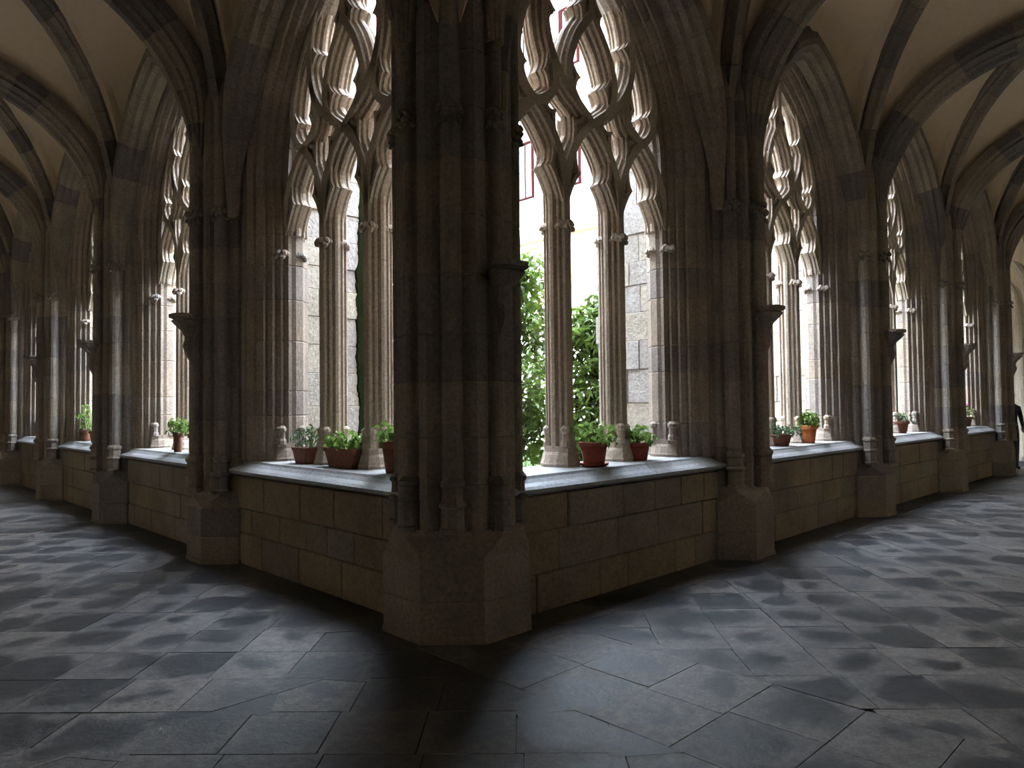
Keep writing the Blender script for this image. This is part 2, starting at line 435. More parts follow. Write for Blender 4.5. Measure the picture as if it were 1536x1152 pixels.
for side, rot in SIDES:
    for i, c in enumerate([L0/2] + BAYC[1:]): bay_ceiling(place(side, c), rot, ME_WEB1 if i == 0 else ME_WEB, RIBS, Z0+RD)
    for a in [CC] + PIER:
        e = empty('transverse_arch', place(side, a, .10 if a == CC else 0), rot, ceiling)
        for s in ME_TRANS: put('voussoir', s, e)
bay_ceiling((-WM, 0, 0), 0, ME_WEBC, CRIBS, Z0+RDC)           # corner bay over the viewer
bay_ceiling((FAR+WM, 0, 0), 0, ME_WEBC, CRIBS, Z0+RDC)
bay_ceiling((-WM, FAR+GW, 0), 0, ME_WEBC, CRIBS, Z0+RDC)
# barrel over the two far galleries and unseen slabs added on top to seal out light
def barrel(n):
    v = []; f = []
    for j in range(25):
        w = GW*j/24
        for x in (0, FAR): v.append((x, -w, Tz(w)))
    f = [(2*j, 2*j+1, 2*j+3, 2*j+2) for j in range(24)]
    k = len(v); v += [(x, y, z+.14) for x, y, z in v]; f += [tuple(a+k for a in q[::-1]) for q in f]
    return mesh(n, v, f, 'plaster', smooth=True, fix=False)
MB_ = barrel('vault_web')
put('vault_web', MB_, ceiling, (0, FAR+GW, 0), 0); put('vault_web', MB_, ceiling, (FAR+GW, FAR, 0), -pi/2)
for d in ((-GW-.4, FAR+GW+.4, -GW-.4, .5), (-GW-.4, .5, .5, FAR+GW+.4), (FAR-.1, FAR+GW+.4, .5, FAR+GW+.4), (.5, FAR-.1, FAR-.1, FAR+GW+.4)):
    box('light_seal_slab', (*d, 7.55, 7.7), 'wallplain', ceiling)

# ------------------------------------------------------------------ outer walls
struct(box('wall_south', (-GW-.4, FAR+GW+.4, -GW-.4, -GW, -.25, 7.6), 'wallplain'))
struct(box('wall_west', (-GW-.4, -GW, -GW, FAR+GW+.4, -.25, 7.6), 'wallplain'))
wall_e = struct(box('wall_east', (FAR+GW, FAR+GW+.4, -GW, FAR+GW+.4, -.25, 7.6), 'wallplain'))
wall_n = struct(box('wall_north', (-GW, FAR+GW, FAR+GW, FAR+GW+.4, -.25, 7.6), 'wallplain'))
# ------------------------------------------------------------------ arcade walls: parapet, sill, panel over window
ZS, RA, CA = 4.0, 2.0, .83                  # window arch: spring, radius, centre offset; half width 1.17
HW = 1.17
def arch_path(hw, zs, r, z_start, n=16):
    """from right foot over the apex to the left foot, in (u,0,z)"""
    co = r-hw; zt = sqrt(r*r-co*co); a1 = atan2(zt, co)
    right = [(hw, 0, z_start)] + ([(hw, 0, z_start+(zs-z_start)*k/5) for k in range(1, 5)] if zs-z_start > .3 else []) + [(-co+r*cos(a1*k/n), 0, zs+r*sin(a1*k/n)) for k in range(n)]
    return right + [(0, 0, zs+zt)] + [(-x, y, z) for x, y, z in reversed(right)]
WIN = arch_path(HW, ZS, RA, 1.05)
BW = (0, 1, 0)
BW = BW if frames(WIN, BW)[1][3].x > 0 else (0, -1, 0)
YS = BW[1]
JAMBP = [(.30, .50), (.06, .44), (.03, .39), (-.04, .33), (-.06, .24), (-.045, .20), (-.055, .16), (-.02, .135), (0, .13), (-.01, .10), (.03, .07), (.05, .06), (.04, .03), (.08, .0), (.11, -.01), (.10, -.04), (.15, -.06), (.21, -.07), (.21, -.10), (.30, -.13), (.40, -.145), (.40, .50)]
JAMBP = [(a, b*YS) for a, b in JAMBP]
ME_JAMB = sweep_blocks('jamb_stone', WIN, BW, JAMBP, 'jamb', .40, rnd=random.Random(8))
WRIB = arch_path(1.52, 4.05, 2.16, 3.6)
WRP = [(a, b*YS) for a, b in [(.24, -.08), (.24, -.27), (.17, -.30), (.13, -.37), (.05, -.40), (-.02, -.38), (-.05, -.32), (-.09, -.29), (-.10, -.23), (-.14, -.19), (-.14, -.08)]]
ME_WRIB = sweep_blocks('rib_stone', WRIB, BW, WRP, 'rib', .42, rnd=random.Random(9), taper=(.3, 1.5, .02, True))
# panel between window arch and pier lines up to the roof
def panel():
    P, Ns, b = frames(WIN, BW); v = []; f = []
    half = len(P)//2
    for sgn in (1, -1):
        o = len(v); rows = 0
        for i in range(half+1):
            q = P[i]+Ns[i]*.3
            if q.x < 0: q.x = 0
            for y in (-.135, .5): v += [(sgn*q.x, y, q.z), (sgn*LB/2, y, q.z)]
            rows += 1
        for i in range(rows-1):
            a = o+4*i; c = a+4
            f += [(a, a+1, c+1, c), (a+2, a+3, c+3, c+2), (a, a+2, c+2, c)]
        a = o+4*(rows-1); k = len(v); v += [(0, -.135, 7.56), (sgn*LB/2, -.135, 7.56), (0, .5, 7.56), (sgn*LB/2, .5, 7.56)]
        f += [(a, a+1, k+1, k), (a+2, a+3, k+3, k+2)]
    return mesh('wall_panel', v, f, 'rib')
ME_PANEL = panel()
SILLP = [(-.13, .90), (-.235, .935), (-.245, .965), (-.215, .985), (-.165, 1.005), (-.125, 1.035), (-.11, 1.055), (.2, 1.062), (.52, 1.05), (.56, 1.02), (.56, .93), (.5, .90)]
def sill(u0, u1):
    return rings('sill_slab', [[(u, y+(.004 if i else 0), z-(.004 if i else 0)) for y, z in SILLP] for u, i in ((u0, 1), (u0+.01, 0), (u1-.01, 0), (u1, 1))], 'sill')
walls = {}
for side, rot in SIDES:
    w = struct(empty('wall_'+side)); walls[side] = w
    r = random.Random(40 if side == 'right' else 52)
    for i in range(4):
        c = BAYC[i] if i else L0/2
        a0 = (PIER[i-1] if i else .0)-c; a1 = PIER[i]-c
        e = empty('parapet', place(side, c), rot, w) if False else None
        loc = place(side, c)
        box('parapet_core', (a0, a1, -.12, .48, 0, .91), 'ashlar', w, loc=loc, rotz=rot)
        zs = [0, .30+r.uniform(-.02, .02), .60+r.uniform(-.03, .03), .902]
        for k in range(3):
            u = a0+.3
            while u < a1-.3:
                l = r.uniform(.34, .78)
                if u+l > a1-.55: l = a1-.3-u
                pr = r.uniform(-.006, .006)
                z1 = zs[k+1]
                box('ashlar_block', (u+.002, u+l-.002, -.17-pr, -.10, zs[k]+.002, z1-.002), 'ashlar', w, bev=.009, loc=loc, rotz=rot)
                u += l
        n = 2 if i < 2 else 2; cut = [a0+.25, (a0+a1)/2+r.uniform(-.3, .3), a1-.25]
        for k in range(n): put('sill_slab', sill(cut[k], cut[k+1]), w, loc, rot)
        put('wall_panel', ME_PANEL, w, place(side, bayc(side, i)), rot)
        e = empty('wall_rib', place(side, bayc(side, i)), rot, w)
        for s in ME_WRIB: put('rib_stone', s, e)

e = empty('wall_rib', (FAR+GW-.06, 1.42, 0), -pi/2, wall_e)
for s in sweep_blocks('rib_stone', arch_path(1.52, 4.05, 2.16, .1), BW, WRP, 'wallplain', .42, rnd=random.Random(19)): put('rib_stone', s, e)
for s in sweep_blocks('rib_stone', arch_path(1.25, 3.8, 2.0, .1), BW, [(x*.7, y*.7) for x, y in WRP], 'wallplain', .42, rnd=random.Random(29)): put('rib_stone', s, e)
# ------------------------------------------------------------------ windows: mullions, tracery
MPH = [(.042, .05), (.050, .068), (.032, .088), (.034, .104), (.066, .116), (.074, .136), (.048, .156), (.050, .170), (.090, .184), (.097, .22)]
MP = MPH+[(x, .44-y) for x, y in reversed(MPH[:-1])]
MP = [(x*.95, .39-(.39-y)*.76) for x, y in MP]; YM = .39-.17*.76
MULL = mirror2(MP)
def vert_rings(prof, zs): return [[(x*k, YM+(y-YM)*ky, z) for x, y in prof] for z, k, ky in zs]
ME_MULL = rings('mullion', vert_rings(MULL, [(1.06, 1, 1), (2.0, 1, 1), (2.004, .95, .985), (2.008, 1, 1), (2.9, 1, 1), (2.904, .95, .985), (2.908, 1, 1), (3.42, 1, 1)]), 'tracery')
HEX = [(.075, .03), (.125, .13), (.135, .22), (.125, .31), (.075, .41)]; HEX = mirror2([(x, .39-(.39-y)*.78) for x, y in HEX])
ME_MBASE = rings('mullion_base', vert_rings(HEX, [(1.056, 1.10, 1.10), (1.085, 1.12, 1.12), (1.10, 1.06, 1.08), (1.165, .90, 1.0), (1.19, .76, .96), (1.24, .72, .93)]), 'tracery')
def knob(name, c, r, z0, mat='tracery'):
    return lathe(name, [(r*.7, z0), (r*1.25, z0+.01), (r*1.25, z0+.05), (r*.95, z0+.07), (r*.95, z0+.13), (r*1.3, z0+.15), (r*1.3, z0+.175), (r*.7, z0+.20)], mat, seg=8, c=c, smooth=False)
ME_KNOBS = [knob('shaft_base', (sx*.035, y), .038, 1.2+dz) for sx, y, dz in ((1, .155, .02), (-1, .155, .02), (1, .365, .02), (-1, .365, .02))]
def leafy(name, c, R, z, n, s, seed, mat):
    """ring of curled leaf lumps"""
    r = random.Random(seed); parts = []
    for k in range(n):
        a = 2*pi*k/n+r.uniform(-.15, .15); zz = z+r.uniform(-.35, .35)*s*2; rr = R*r.uniform(.9, 1.12)
        cx, cy = c[0]+rr*cos(a), c[1]+rr*sin(a); rs = []
        for j in range(6):
            t = pi*j/5; q = s*max(.08, sin(t))*r.uniform(.85, 1.15)
            rs.append([(cx+q*cos(2*pi*i/6)+.3*s*cos(a)*sin(2*t), cy+q*sin(2*pi*i/6)+.3*s*sin(a)*sin(2*t), zz-s*1.1*cos(t)) for i in range(6)])
        parts.append(rings_vf(rs))
    return joined(name, parts, mat)
ME_MCAPS = [leafy('capital', (0, .165), .058, 3.19, 11, .032, 1, 'tracery'), leafy('capital', (0, .355), .058, 3.19, 11, .032, 2, 'tracery')]
def remat(me, m):
    me = me.copy(); me.materials[0] = M[m]; return me
JKNOBS = [remat(k, 'jamb') for k in ME_KNOBS]; JCAPS = [remat(k, 'jamb') for k in ME_MCAPS]; ME_JBASE = remat(ME_MBASE, 'jamb')
def bar(pts, sub=6, close=False):
    P = catmull([(u, 0, z) for u, z in pts], sub)
    return sweep('tracery_bar', P, (0, 1, 0), MULL, 'tracery')
LH = [(.39, 3.40), (.385, 3.55), (.355, 3.72), (.29, 3.88), (.20, 4.02), (.10, 4.13), (0, 4.215)]
PATHS = []
for sg in (1, -1):
    for cu in (-.78, 0, .78): PATHS.append([(cu+sg*u, z) for u, z in LH])
    PATHS.append([(sg*u, z) for u, z in [(0, 5.24), (.10, 5.12), (.21, 4.97), (.29, 4.8), (.33, 4.65), (.31, 4.5), (.22, 4.36), (.1, 4.27), (0, 4.2)]])
    PATHS.append([(sg*u, z) for u, z in [(.50, 5.52), (.58, 5.36), (.62, 5.19), (.63, 5.0), (.59, 4.79), (.5, 4.61), (.37, 4.46), (.24, 4.36)]])
    PATHS.append([(sg*u, z) for u, z in [(.6, 4.83), (.545, 4.65), (.51, 4.48), (.55, 4.35), (.65, 4.26), (.77, 4.215), (.89, 4.30), (.96, 4.45), (.985, 4.62), (.955, 4.8), (.89, 4.99), (.79, 5.16), (.69, 5.28), (.61, 5.37)]])
PATHS.append([(0, 5.2), (0, 5.5), (0, 5.78)])
ME_BARS = [bar(p) for p in PATHS]
CPROF = mirror2([(x*.42, y) for x, y in MP if .14 < y < .375])
def cusp(p0, tip, p1, sag=.5):
    """solid cusp: moulded rolls along two hollow arcs that meet in a tip, and the web between them and the bar"""
    p0, tip, p1 = Vector(p0), Vector(tip), Vector(p1); bc = (p0+p1)/2
    ax = (bc-tip).normalized()
    t2 = tip+ax*.03
    def arc(a, b):
        ctrl = (a+b)/2+(bc-(a+b)/2)*sag
        return [(1-t)**2*a+2*t*(1-t)*ctrl+t*t*b for t in [k/7 for k in range(8)]]
    o = arc(p0, t2)+arc(t2, p1)[1:]
    P, Ns, b = frames([(q.x, 0, q.y) for q in o], (0, 1, 0))
    roll = rings_vf([sweep_ring(P[i], Ns[i], b, CPROF) for i in range(len(P))])
    webp = rings_vf([[(q.x, y, q.y) for q in o] for y in (.20, .325)])
    return joined('cusp', [roll, webp], 'tracery')
CUSPS = []
for sg in (1, -1):
    for cu in (-.78, 0, .78): CUSPS.append([(cu+sg*u, z) for u, z in ((.385, 3.36), (.18, 3.70), (.245, 3.98))])
    for tri in (((.33, 4.80), (.165, 4.58), (.25, 4.38)), ((.575, 4.72), (.66, 4.50), (.57, 4.33)), ((.985, 4.68), (.86, 4.50), (.93, 4.36)),
                ((0, 5.5), (.17, 5.27), (.12, 5.08)), ((.62, 5.28), (.49, 5.08), (.62, 4.90)), ((.12, 4.24), (.27, 4.20), (.28, 3.92)), ((.66, 4.24), (.51, 4.20), (.50, 3.92))):
        CUSPS.append([(sg*u, z) for u, z in tri])
ME_CUSPS = [cusp(*c) for c in CUSPS]
wi = 0
for side, rot in SIDES:
    for i in range(4):
        wi += 1
        w = struct(empty('window_%d' % wi, place(side, bayc(side, i)), rot))
        for s in ME_JAMB: put('jamb_stone', s, w)
        for sx in (-.39, .39):
            m = put('mullion', ME_MULL, w, (sx, 0, 0)); put('mullion_base', ME_MBASE, m)
            for k in ME_KNOBS: put('shaft_base', k, m)
            for k in ME_MCAPS: put('capital', k, m)
        for sx in (-1, 1):
            put('jamb_base', ME_JBASE, w, (sx*1.205, -.06, 0))
            for k in JKNOBS: put('shaft_base', k, w, (sx*1.17, -.06, 0))
            for k in JCAPS: put('capital', k, w, (sx*1.165, -.05, 0))
        for b in ME_BARS: put('tracery_bar', b, w)
        for b in ME_CUSPS: put('cusp', b, w)

# ------------------------------------------------------------------ piers
def pier_r(phi, hf, shafts):
    a = (phi+pi/8) % (pi/4)-pi/8; r = hf/cos(a)
    for sa, d, rho in shafts:
        dl = (phi-sa+pi) % (2*pi)-pi; s = d*sin(dl)
        ad = abs(dl)*d
        if rho < ad < rho+.04: r -= .016*sin(pi*(ad-rho)/.04)            # hollow beside each shaft
        if abs(s) < rho and cos(dl) > 0: r = max(r, d*cos(dl)+sqrt(rho*rho-s*s))
    return r
def pier_parts(hf, shafts, pf, seed, ztop=5.3):
    """meshes around the local origin, facing -y"""
    base = -pi/2; rr = random.Random(seed); parts = []
    phis = sorted(set([2*pi*k/64 for k in range(64)] + [(sa+x*rho/d) % (2*pi) for sa, d, rho in shafts for x in (-1.35, -1.02, -.98, -.8, -.5, 0, .5, .8, .98, 1.02, 1.35)]))
    sec = [(pier_r(p, hf, shafts)*cos(base+p), pier_r(p, hf, shafts)*sin(base+p)) for p in phis]
    def ring(z, ins): return [(x*(1-ins/hypot(x, y)), y*(1-ins/hypot(x, y)), z) for x, y in sec]
    z = .73
    while z < ztop-.15:
        h = rr.uniform(.31, .43); h = ztop-z if z+h > ztop-.2 else h
        parts.append(('stone_course', rings('stone_course', [ring(z, .006), ring(z+.008, 0), ring(z+h-.008, 0), ring(z+h, .006)], 'pier')))
        z += h
    R8 = pf/cos(pi/8)
    def oct_(z, hfx, ph): return [(hfx/cos(pi/8)*cos(ph+pi/4*k), hfx/cos(pi/8)*sin(ph+pi/4*k), z) for k in range(8)]
    q = pi/8
    parts.append(('pedestal_block', rings('pedestal_block', [oct_(0, pf+.01, q), oct_(.04, pf+.008, q), oct_(.05, pf, q), oct_(.27, pf, q), oct_(.278, pf-.007, q)], 'pier')))
    parts.append(('pedestal_block', rings('pedestal_block', [oct_(.278, pf-.007, q), oct_(.286, pf, q), oct_(.555, pf, q), oct_(.568, pf-.008, q)], 'pier')))
    lo = oct_(.568, pf-.008, q); up = None
    v = lo + [(x*.93, y*.93, z) for x, y, z in oct_(.70, hf+.06, 0)] + [(x*.92, y*.92, .74) for x, y, z in oct_(.70, hf+.06, 0)]
    f = []
    for k in range(8): f += [(k, (k+1) % 8, 8+(k+1) % 8), (k, 8+(k+1) % 8, 8+k), (8+k, 8+(k+1) % 8, 16+(k+1) % 8, 16+k)]
    f += [tuple(range(16, 24)), tuple(range(7, -1, -1))]
    parts.append(('weathering_course', mesh('weathering_course', v, f, 'pier')))
    for i, (sa, d, rho) in enumerate(shafts):
        cx, cy = d*cos(base+sa), d*sin(base+sa); R = rho
        parts.append(('shaft_base', lathe('shaft_base', [(R+.035, .73), (R+.04, .76), (R+.026, .775), (R+.026, .90), (R+.042, .915), (R+.042, .935), (R+.02, .95), (R+.016, 1.04), (R+.032, 1.055), (R+.032, 1.08), (R+.004, 1.11)], 'pier', seg=8, c=(cx, cy), smooth=False, phase=base+sa+pi/8)))
        parts.append(('capital', leafy('capital', (cx, cy), R+.012, 3.68, 15, .026, seed+i, 'pier')))
        parts.append(('capital', leafy('capital', (cx, cy), R+.008, 3.60, 12, .024, seed+i+40, 'pier')))
    return parts
def corbel_mesh():
    def sq(z, w, d): return [(-w*.6, 0, z), (-w, -d*.35, z), (-w, -d*.75, z), (-w*.6, -d, z), (w*.6, -d, z), (w, -d*.75, z), (w, -d*.35, z), (w*.6, 0, z)]
    v = [sq(2.10, .02, .05), sq(2.2, .03, .10), sq(2.27, .05, .12), sq(2.33, .045, .10), sq(2.37, .05, .10), sq(2.43, .065, .13), sq(2.49, .10, .19), sq(2.53, .13, .22), sq(2.55, .115, .20), sq(2.565, .14, .24), sq(2.60, .14, .24)]
    return rings('corbel', v, 'pier')
ME_CORB = corbel_mesh()
SH = [(0, .445, .075), (pi/4, .445, .064), (-pi/4, .445, .064), (pi/2, .435, .052), (-pi/2, .435, .052)]
REG = pier_parts(.415, SH, .4703, 77)
SHC = [(0, .435, .058), (pi/4, .445, .05), (-pi/4, .445, .05), (pi/2, .44, .045), (-pi/2, .44, .045)]
CORN = pier_parts(.425, SHC, .5254, 91)
cp = tag(empty('corner_pier', (CC, CC, 0), -pi/4), 'thick dark moulded stone corner pier on octagonal pedestal where the two arcades meet', 'pier')
for n, me in CORN: put(n, me, cp)
put('corbel', ME_CORB, cp, (.44*sin(pi/4)-.0, -.44*cos(pi/4)+.0, 0), pi/4)
PLAB = {'right': ['moulded stone pier between the two red pots and the bright orange pot', 'moulded stone pier between the orange pot and the small brown pot plant',
                  'moulded stone pier between the brown pot plant and the pink flowers', 'moulded stone pier at the far corner, person standing behind it'],
        'left': ['moulded stone pier between the brown rectangular planter and the tall slender pot', 'moulded stone pier between the slender pot and the small red pot',
                 'moulded stone pier just beyond the small red pot on its sill', 'moulded stone pier closing the arcade with the rectangular planter']}
for side, rot in SIDES:
    for i, a in enumerate(PIER):
        p = tag(empty('pier', place(side, a), rot), PLAB[side][i], 'pier', 'piers of the arcades')
        for n, me in REG: put(n, me, p)
        put('corbel', ME_CORB, p, (0, -.46, 0))

# ------------------------------------------------------------------ buttresses on the garth side
def buttress_meshes():
    r = random.Random(61); out = []; z = 0
    while z < 6.6:
        h = r.uniform(.26, .42); y = .45
        cuts = [.45, .45+r.uniform(.3, .65), 1.40+r.uniform(-.02, .02)]
        for k in range(2):
            pr = r.uniform(-.012, .012)
            out.append(mesh('buttress_block', *boxv(-.40+pr, .40+pr, cuts[k]+.0015, cuts[k+1]-.0015, z+.0015, z+h-.0015, .005), 'buttress'))
        z += h
    v = [(-.44, .45, z), (.44, .45, z), (.44, 1.46, z), (-.44, 1.46, z), (-.44, .45, z+.6), (.44, .45, z+.6), (.44, 1.46, z+.08), (-.44, 1.46, z+.08)]
    out.append(mesh('buttress_cap', v, boxv(0, 1, 0, 1, 0, 1)[1], 'buttress'))
    return out
BUT = buttress_meshes()
for side, rot in SIDES:
    for i, a in enumerate(PIER[:3]):
        b = tag(empty('buttress', place(side, a), rot), ['rough pale stone buttress behind the', 'pale stone buttress outside the middle pier of the', 'pale stone buttress outside the farther pier of the'][i] + (' red pots' if side == 'right' and i == 0 else ' rectangular planter' if i == 0 else ' arcade with the red pots' if side == 'right' else ' arcade with the planter'), 'buttress', 'garth buttresses')
        for me in BUT: put(me.name.split('.')[0], me, b)
        box('buttress_core', (-.36, .36, .40, 1.36, 0, 6.5), 'buttress', b)
        if side == 'left' and i == 0:
            r = random.Random(4); z = 1.0
            # dark mossy streak down the outer edge, one lump of moss per stone
            pts = []
            wob = 0.
            while z < 4.6:
                wob = wob*.8+r.uniform(-.012, .012); pts.append((z, 1.27+wob, 1.375+.6*wob)); z += r.uniform(.02, .05)
            v = []; f = []
            for q, (z, y0, y1) in enumerate(pts):
                v += [(.39, y0, z), (.416, y0+.015, z), (.416, y1, z), (.39, y1+.01, z)]
                if q: o = 4*q-4; f += [(o+k, o+(k+1) % 4, o+4+(k+1) % 4, o+4+k) for k in range(4)]
            f += [(0, 1, 2, 3), tuple(range(len(v)-4, len(v)))]
            mo = put('moss_streak', mesh('moss_streak', v, f, 'mossy'), b); mo['label'] = 'dark green moss streak down the stone'

# ------------------------------------------------------------------ the ranges across the garth
def facade(name, label, loc, rot, X0, X1):
    """range along local x (0..FAR), facing -y; lower arcade with pointed openings, upper storey with red windows"""
    e = tag(empty(name, loc, rot), label, 'building')
    v = []; f = []
    for i in range(4):
        c = FAR*(i+.5)/4; P = arch_path(1.2, 4.0, 2.0, .95, 8); half = len(P)//2
        for sgn in (1, -1):
            o = len(v)
            for k in range(half+1):
                for y in (0, .6): v += [(c+sgn*P[k][0], y, P[k][2]), (c+sgn*FAR/8, y, P[k][2])]
            for k in range(half):
                a = o+4*k; d = a+4; f += [(a, a+1, d+1, d), (a+2, a+3, d+3, d+2), (a, a+2, d+2, d)]
            a = o+4*half; k = len(v)
            for y in (0, .6): v += [(c, y, 7.4), (c+sgn*FAR/8, y, 7.4)]
            f += [(a, a+1, k+1, k), (a+2, a+3, k+3, k+2)]
            k = len(v)
            for y in (0, .6): v += [(c, y, -.2), (c+sgn*FAR/8, y, -.2), (c, y, .95), (c+sgn*FAR/8, y, .95)]
            f += [(k, k+1, k+3, k+2), (k+4, k+5, k+7, k+6), (k+2, k+3, k+7, k+6)]
    put('arcade_wall', mesh('arcade_wall', v, f, 'cream'), e)
    for i in range(4):
        c = FAR*(i+.5)/4
        for sx in (-.39, .39): box('mullion', (c+sx-.08, c+sx+.08, .15, .45, .95, 4.6), 'cream', e)
    for i in range(1, 4):
        c = FAR*i/4
        b = [(c-.4, -.9, -.2), (c+.4, -.9, -.2), (c+.4, .1, -.2), (c-.4, .1, -.2), (c-.4, -.9, 5.4), (c+.4, -.9, 5.4), (c+.4, .1, 6.8), (c-.4, .1, 6.8)]
        bo = put('buttress', mesh('buttress', b, boxv(0, 1, 0, 1, 0, 1)[1], 'cream'), e)
        put('coping', mesh('coping', [(x+(.06 if x > c else -.06), y-(.06 if y < 0 else 0), z+d) for d in (0.0, .12) for x, y, z in b[4:]], boxv(0, 1, 0, 1, 0, 1)[1], 'cornice'), bo)
    box('cornice', (X0, X1, -.22, .3, 7.4, 7.62), 'cornice', e, bev=.03)
    box('upper_wall', (X0, X1, .02, .6, 7.6, 16.0), 'cream', e)
    box('string_course', (X0, X1, -.12, .1, 12.6, 12.8), 'cornice', e, bev=.02)
    box('eaves_cornice', (X0, X1, -.45, .5, 16.0, 16.3), 'cornice', e, bev=.05)
    box('roof_edge', (X0, X1, -.6, 3, 16.3, 16.5), 'rooftile', e, bev=.03)
    for zz in (9.05, 13.2):
        for i in range(6):
            c = .92+2.2*i
            w = empty('window', (c, 0, zz), 0, e)
            for dims in ((-.48, -.30, -.03, .05, 0, 2.1), (.34, .44, -.03, .05, 0, 2.1), (-.30, .34, -.03, .05, 0, .06), (-.30, .34, -.03, .05, 2.0, 2.1), (-.01, .03, -.02, .05, .06, 2.0)): box('frame', dims, 'redframe', w)
            for sx in (-1, 1):
                for k in range(2): box('pane', (-.30 if sx < 0 else .03, -.01 if sx < 0 else .34, .0, .025, .06+.97*k+.02, .06+.97*(k+1)-.02), 'glass', w)
    return e
facade('range_building', 'cream range across the garth with red framed upper windows', (FAR, FAR, 0), -pi/2, -.62, FAR-.62)
facade('range_building', 'cream range at the end of the arcade with the rectangular planter', (0, FAR, 0), 0, .62, FAR-.62)

# ------------------------------------------------------------------ garth: lawn, trees
struct(box('lawn_ground', (.48, FAR, .48, FAR, -.25, .0), 'lawn'))
M['bounce_fill'] = simple('pale_bounce_fill', (.30, .27, .23), rough=1, var=.3, scale=40, bump=.4)
struct(box('added_bounce_strip', (.48, FAR, .48, 3.0, -.02, .012), 'bounce_fill')); struct(box('added_bounce_strip', (.48, 3.0, 3.0, FAR, -.02, .012), 'bounce_fill'))  # unseen pale strips added to bounce warm light up into the vaults
r = random.Random(14); v = []; f = []
for k in range(9000):
    x, y = r.uniform(3.05, 13), r.uniform(3.05, 13); h = r.uniform(.04, .11); a = r.uniform(0, pi); w = .008; o = len(v)
    dx, dy = r.uniform(-.04, .04), r.uniform(-.04, .04)
    v += [(x-w*cos(a), y-w*sin(a), -.005), (x+w*cos(a), y+w*sin(a), -.005), (x+dx, y+dy, h)]; f.append((o, o+1, o+2))
stuff(put('grass', mesh('grass', v, f, 'grass', fix=False)), 'short bright green lawn grass in the garth')
def leafgeo(L, w):
    return [(0, 0, 0), (L*.3, -w, .01), (L*.3, 0, -.008), (L*.3, w, .01), (L*.7, -w*.8, 0), (L*.7, 0, -.02), (L*.7, w*.8, 0), (L, 0, -.035)], [(0, 1, 2), (0, 2, 3), (1, 4, 5, 2), (2, 5, 6, 3), (4, 7, 5), (5, 7, 6)]
ME_LEAF = {k: mesh('leaf', *leafgeo(*k), 'leaf', fix=False) for k in ((.12, .03), (.15, .036))}
def rnd_rot(r, droop=.2):
    return Matrix.Rotation(r.uniform(0, 2*pi), 4, 'Z') @ Matrix.Rotation(r.uniform(-.7, .9)+droop, 4, 'Y') @ Matrix.Rotation(r.uniform(-.9, .9), 4, 'X')
def tree(label, base, blobs, nleaf, nparts, seed, stems):
    r = random.Random(seed); t = tag(empty('garden_tree', base), label, 'tree')
    for s in stems:
        put('trunk', rings('trunk', tube('trunk', catmull(s, 4), [.05*(1-.75*i/(len(s)*4)) for i in range((len(s)-1)*4+1)], 'bark'), 'bark', smooth=True), t)
    pts = []
    tot = sum(b[3]**2 for b in blobs)
    for cx, cy, cz, R in blobs:
        for k in range(int(nleaf*R*R/tot)):
            d = Vector((r.gauss(0, 1), r.gauss(0, 1), r.gauss(0, 1))).normalized()*R*(r.random()**.4)
            pts.append(Vector((cx, cy, cz))+Vector((d.x, d.y, d.z*1.1)))
        # twigs
        tw = []
        for k in range(10):
            d = Vector((r.gauss(0, 1), r.gauss(0, 1), r.gauss(0, 1))).normalized()*R*.95
            tw.append(rings_vf(tube('twig', [(cx, cy, cz-R*.5), (cx+d.x*.5, cy+d.y*.5, cz-R*.2+d.z*.5), (cx+d.x, cy+d.y, cz+d.z)], [.014, .009, .004], 'bark', 5)))
        put('branch', joined('branch', tw, 'bark'), t)
    cl = CAM-Vector(base); pts.sort(key=lambda p: -p.dot(cl))
    pick = set(range(0, min(len(pts), nparts*3), 3)); V = []; Fx = []
    for i, p in enumerate(pts):
        R = rnd_rot(r); k = r.choice(list(ME_LEAF)); s = r.uniform(.75, 1.2)
        if i in pick:
            o = put('leaf', ME_LEAF[k], t, p); o.rotation_euler = R.to_euler(); o.scale = (s, s, s)
        else:
            lv, lf = leafgeo(*k); o = len(V)
            V += [p+(R.to_3x3() @ (Vector(q)*s)) for q in lv]; Fx += [tuple(a+o for a in q) for q in lf]
    stuff(put('foliage', mesh('foliage', V, Fx, 'leaf', fix=False), t))
    return t
def ray_at(px, py, depth):
    d = fwd+rgt*((px-768)/F_PX)-upv*((py-576)/F_PX); return CAM+d*depth
tA = ray_at(735, 650, 10.6); tB = ray_at(886, 650, 10.4)
sx_, sy_ = rgt0.x, rgt0.y
def off(l, d, z): return (sx_*l+fwd.x*d, sy_*l+fwd.y*d, z)
tree('bushy green lemon tree on the lawn behind the corner pier', (tA.x, tA.y, 0),
     [(*off(-.55, 0, 2.3), .75), (*off(.3, 0, 2.0), .75), (*off(.5, .1, 3.0), .6), (*off(-.2, .2, 3.2), .7), (*off(.55, 0, 3.6), .33), (*off(.45, .1, 1.2), .55), (*off(-.7, .2, 1.2), .6), (*off(-1.15, 0, 2.2), .5)], 6400, 120, 5,
     [[(0, 0, 0), off(.05, 0, .6), off(.2, .1, 1.4), off(.4, 0, 2.6)], [(.05, 0, 0), off(-.1, 0, .7), off(-.35, .1, 1.6), off(-.5, 0, 2.8)], [(0, .05, 0), off(.25, .05, .5), off(.5, .1, 1.0), off(.6, 0, 1.9)]])
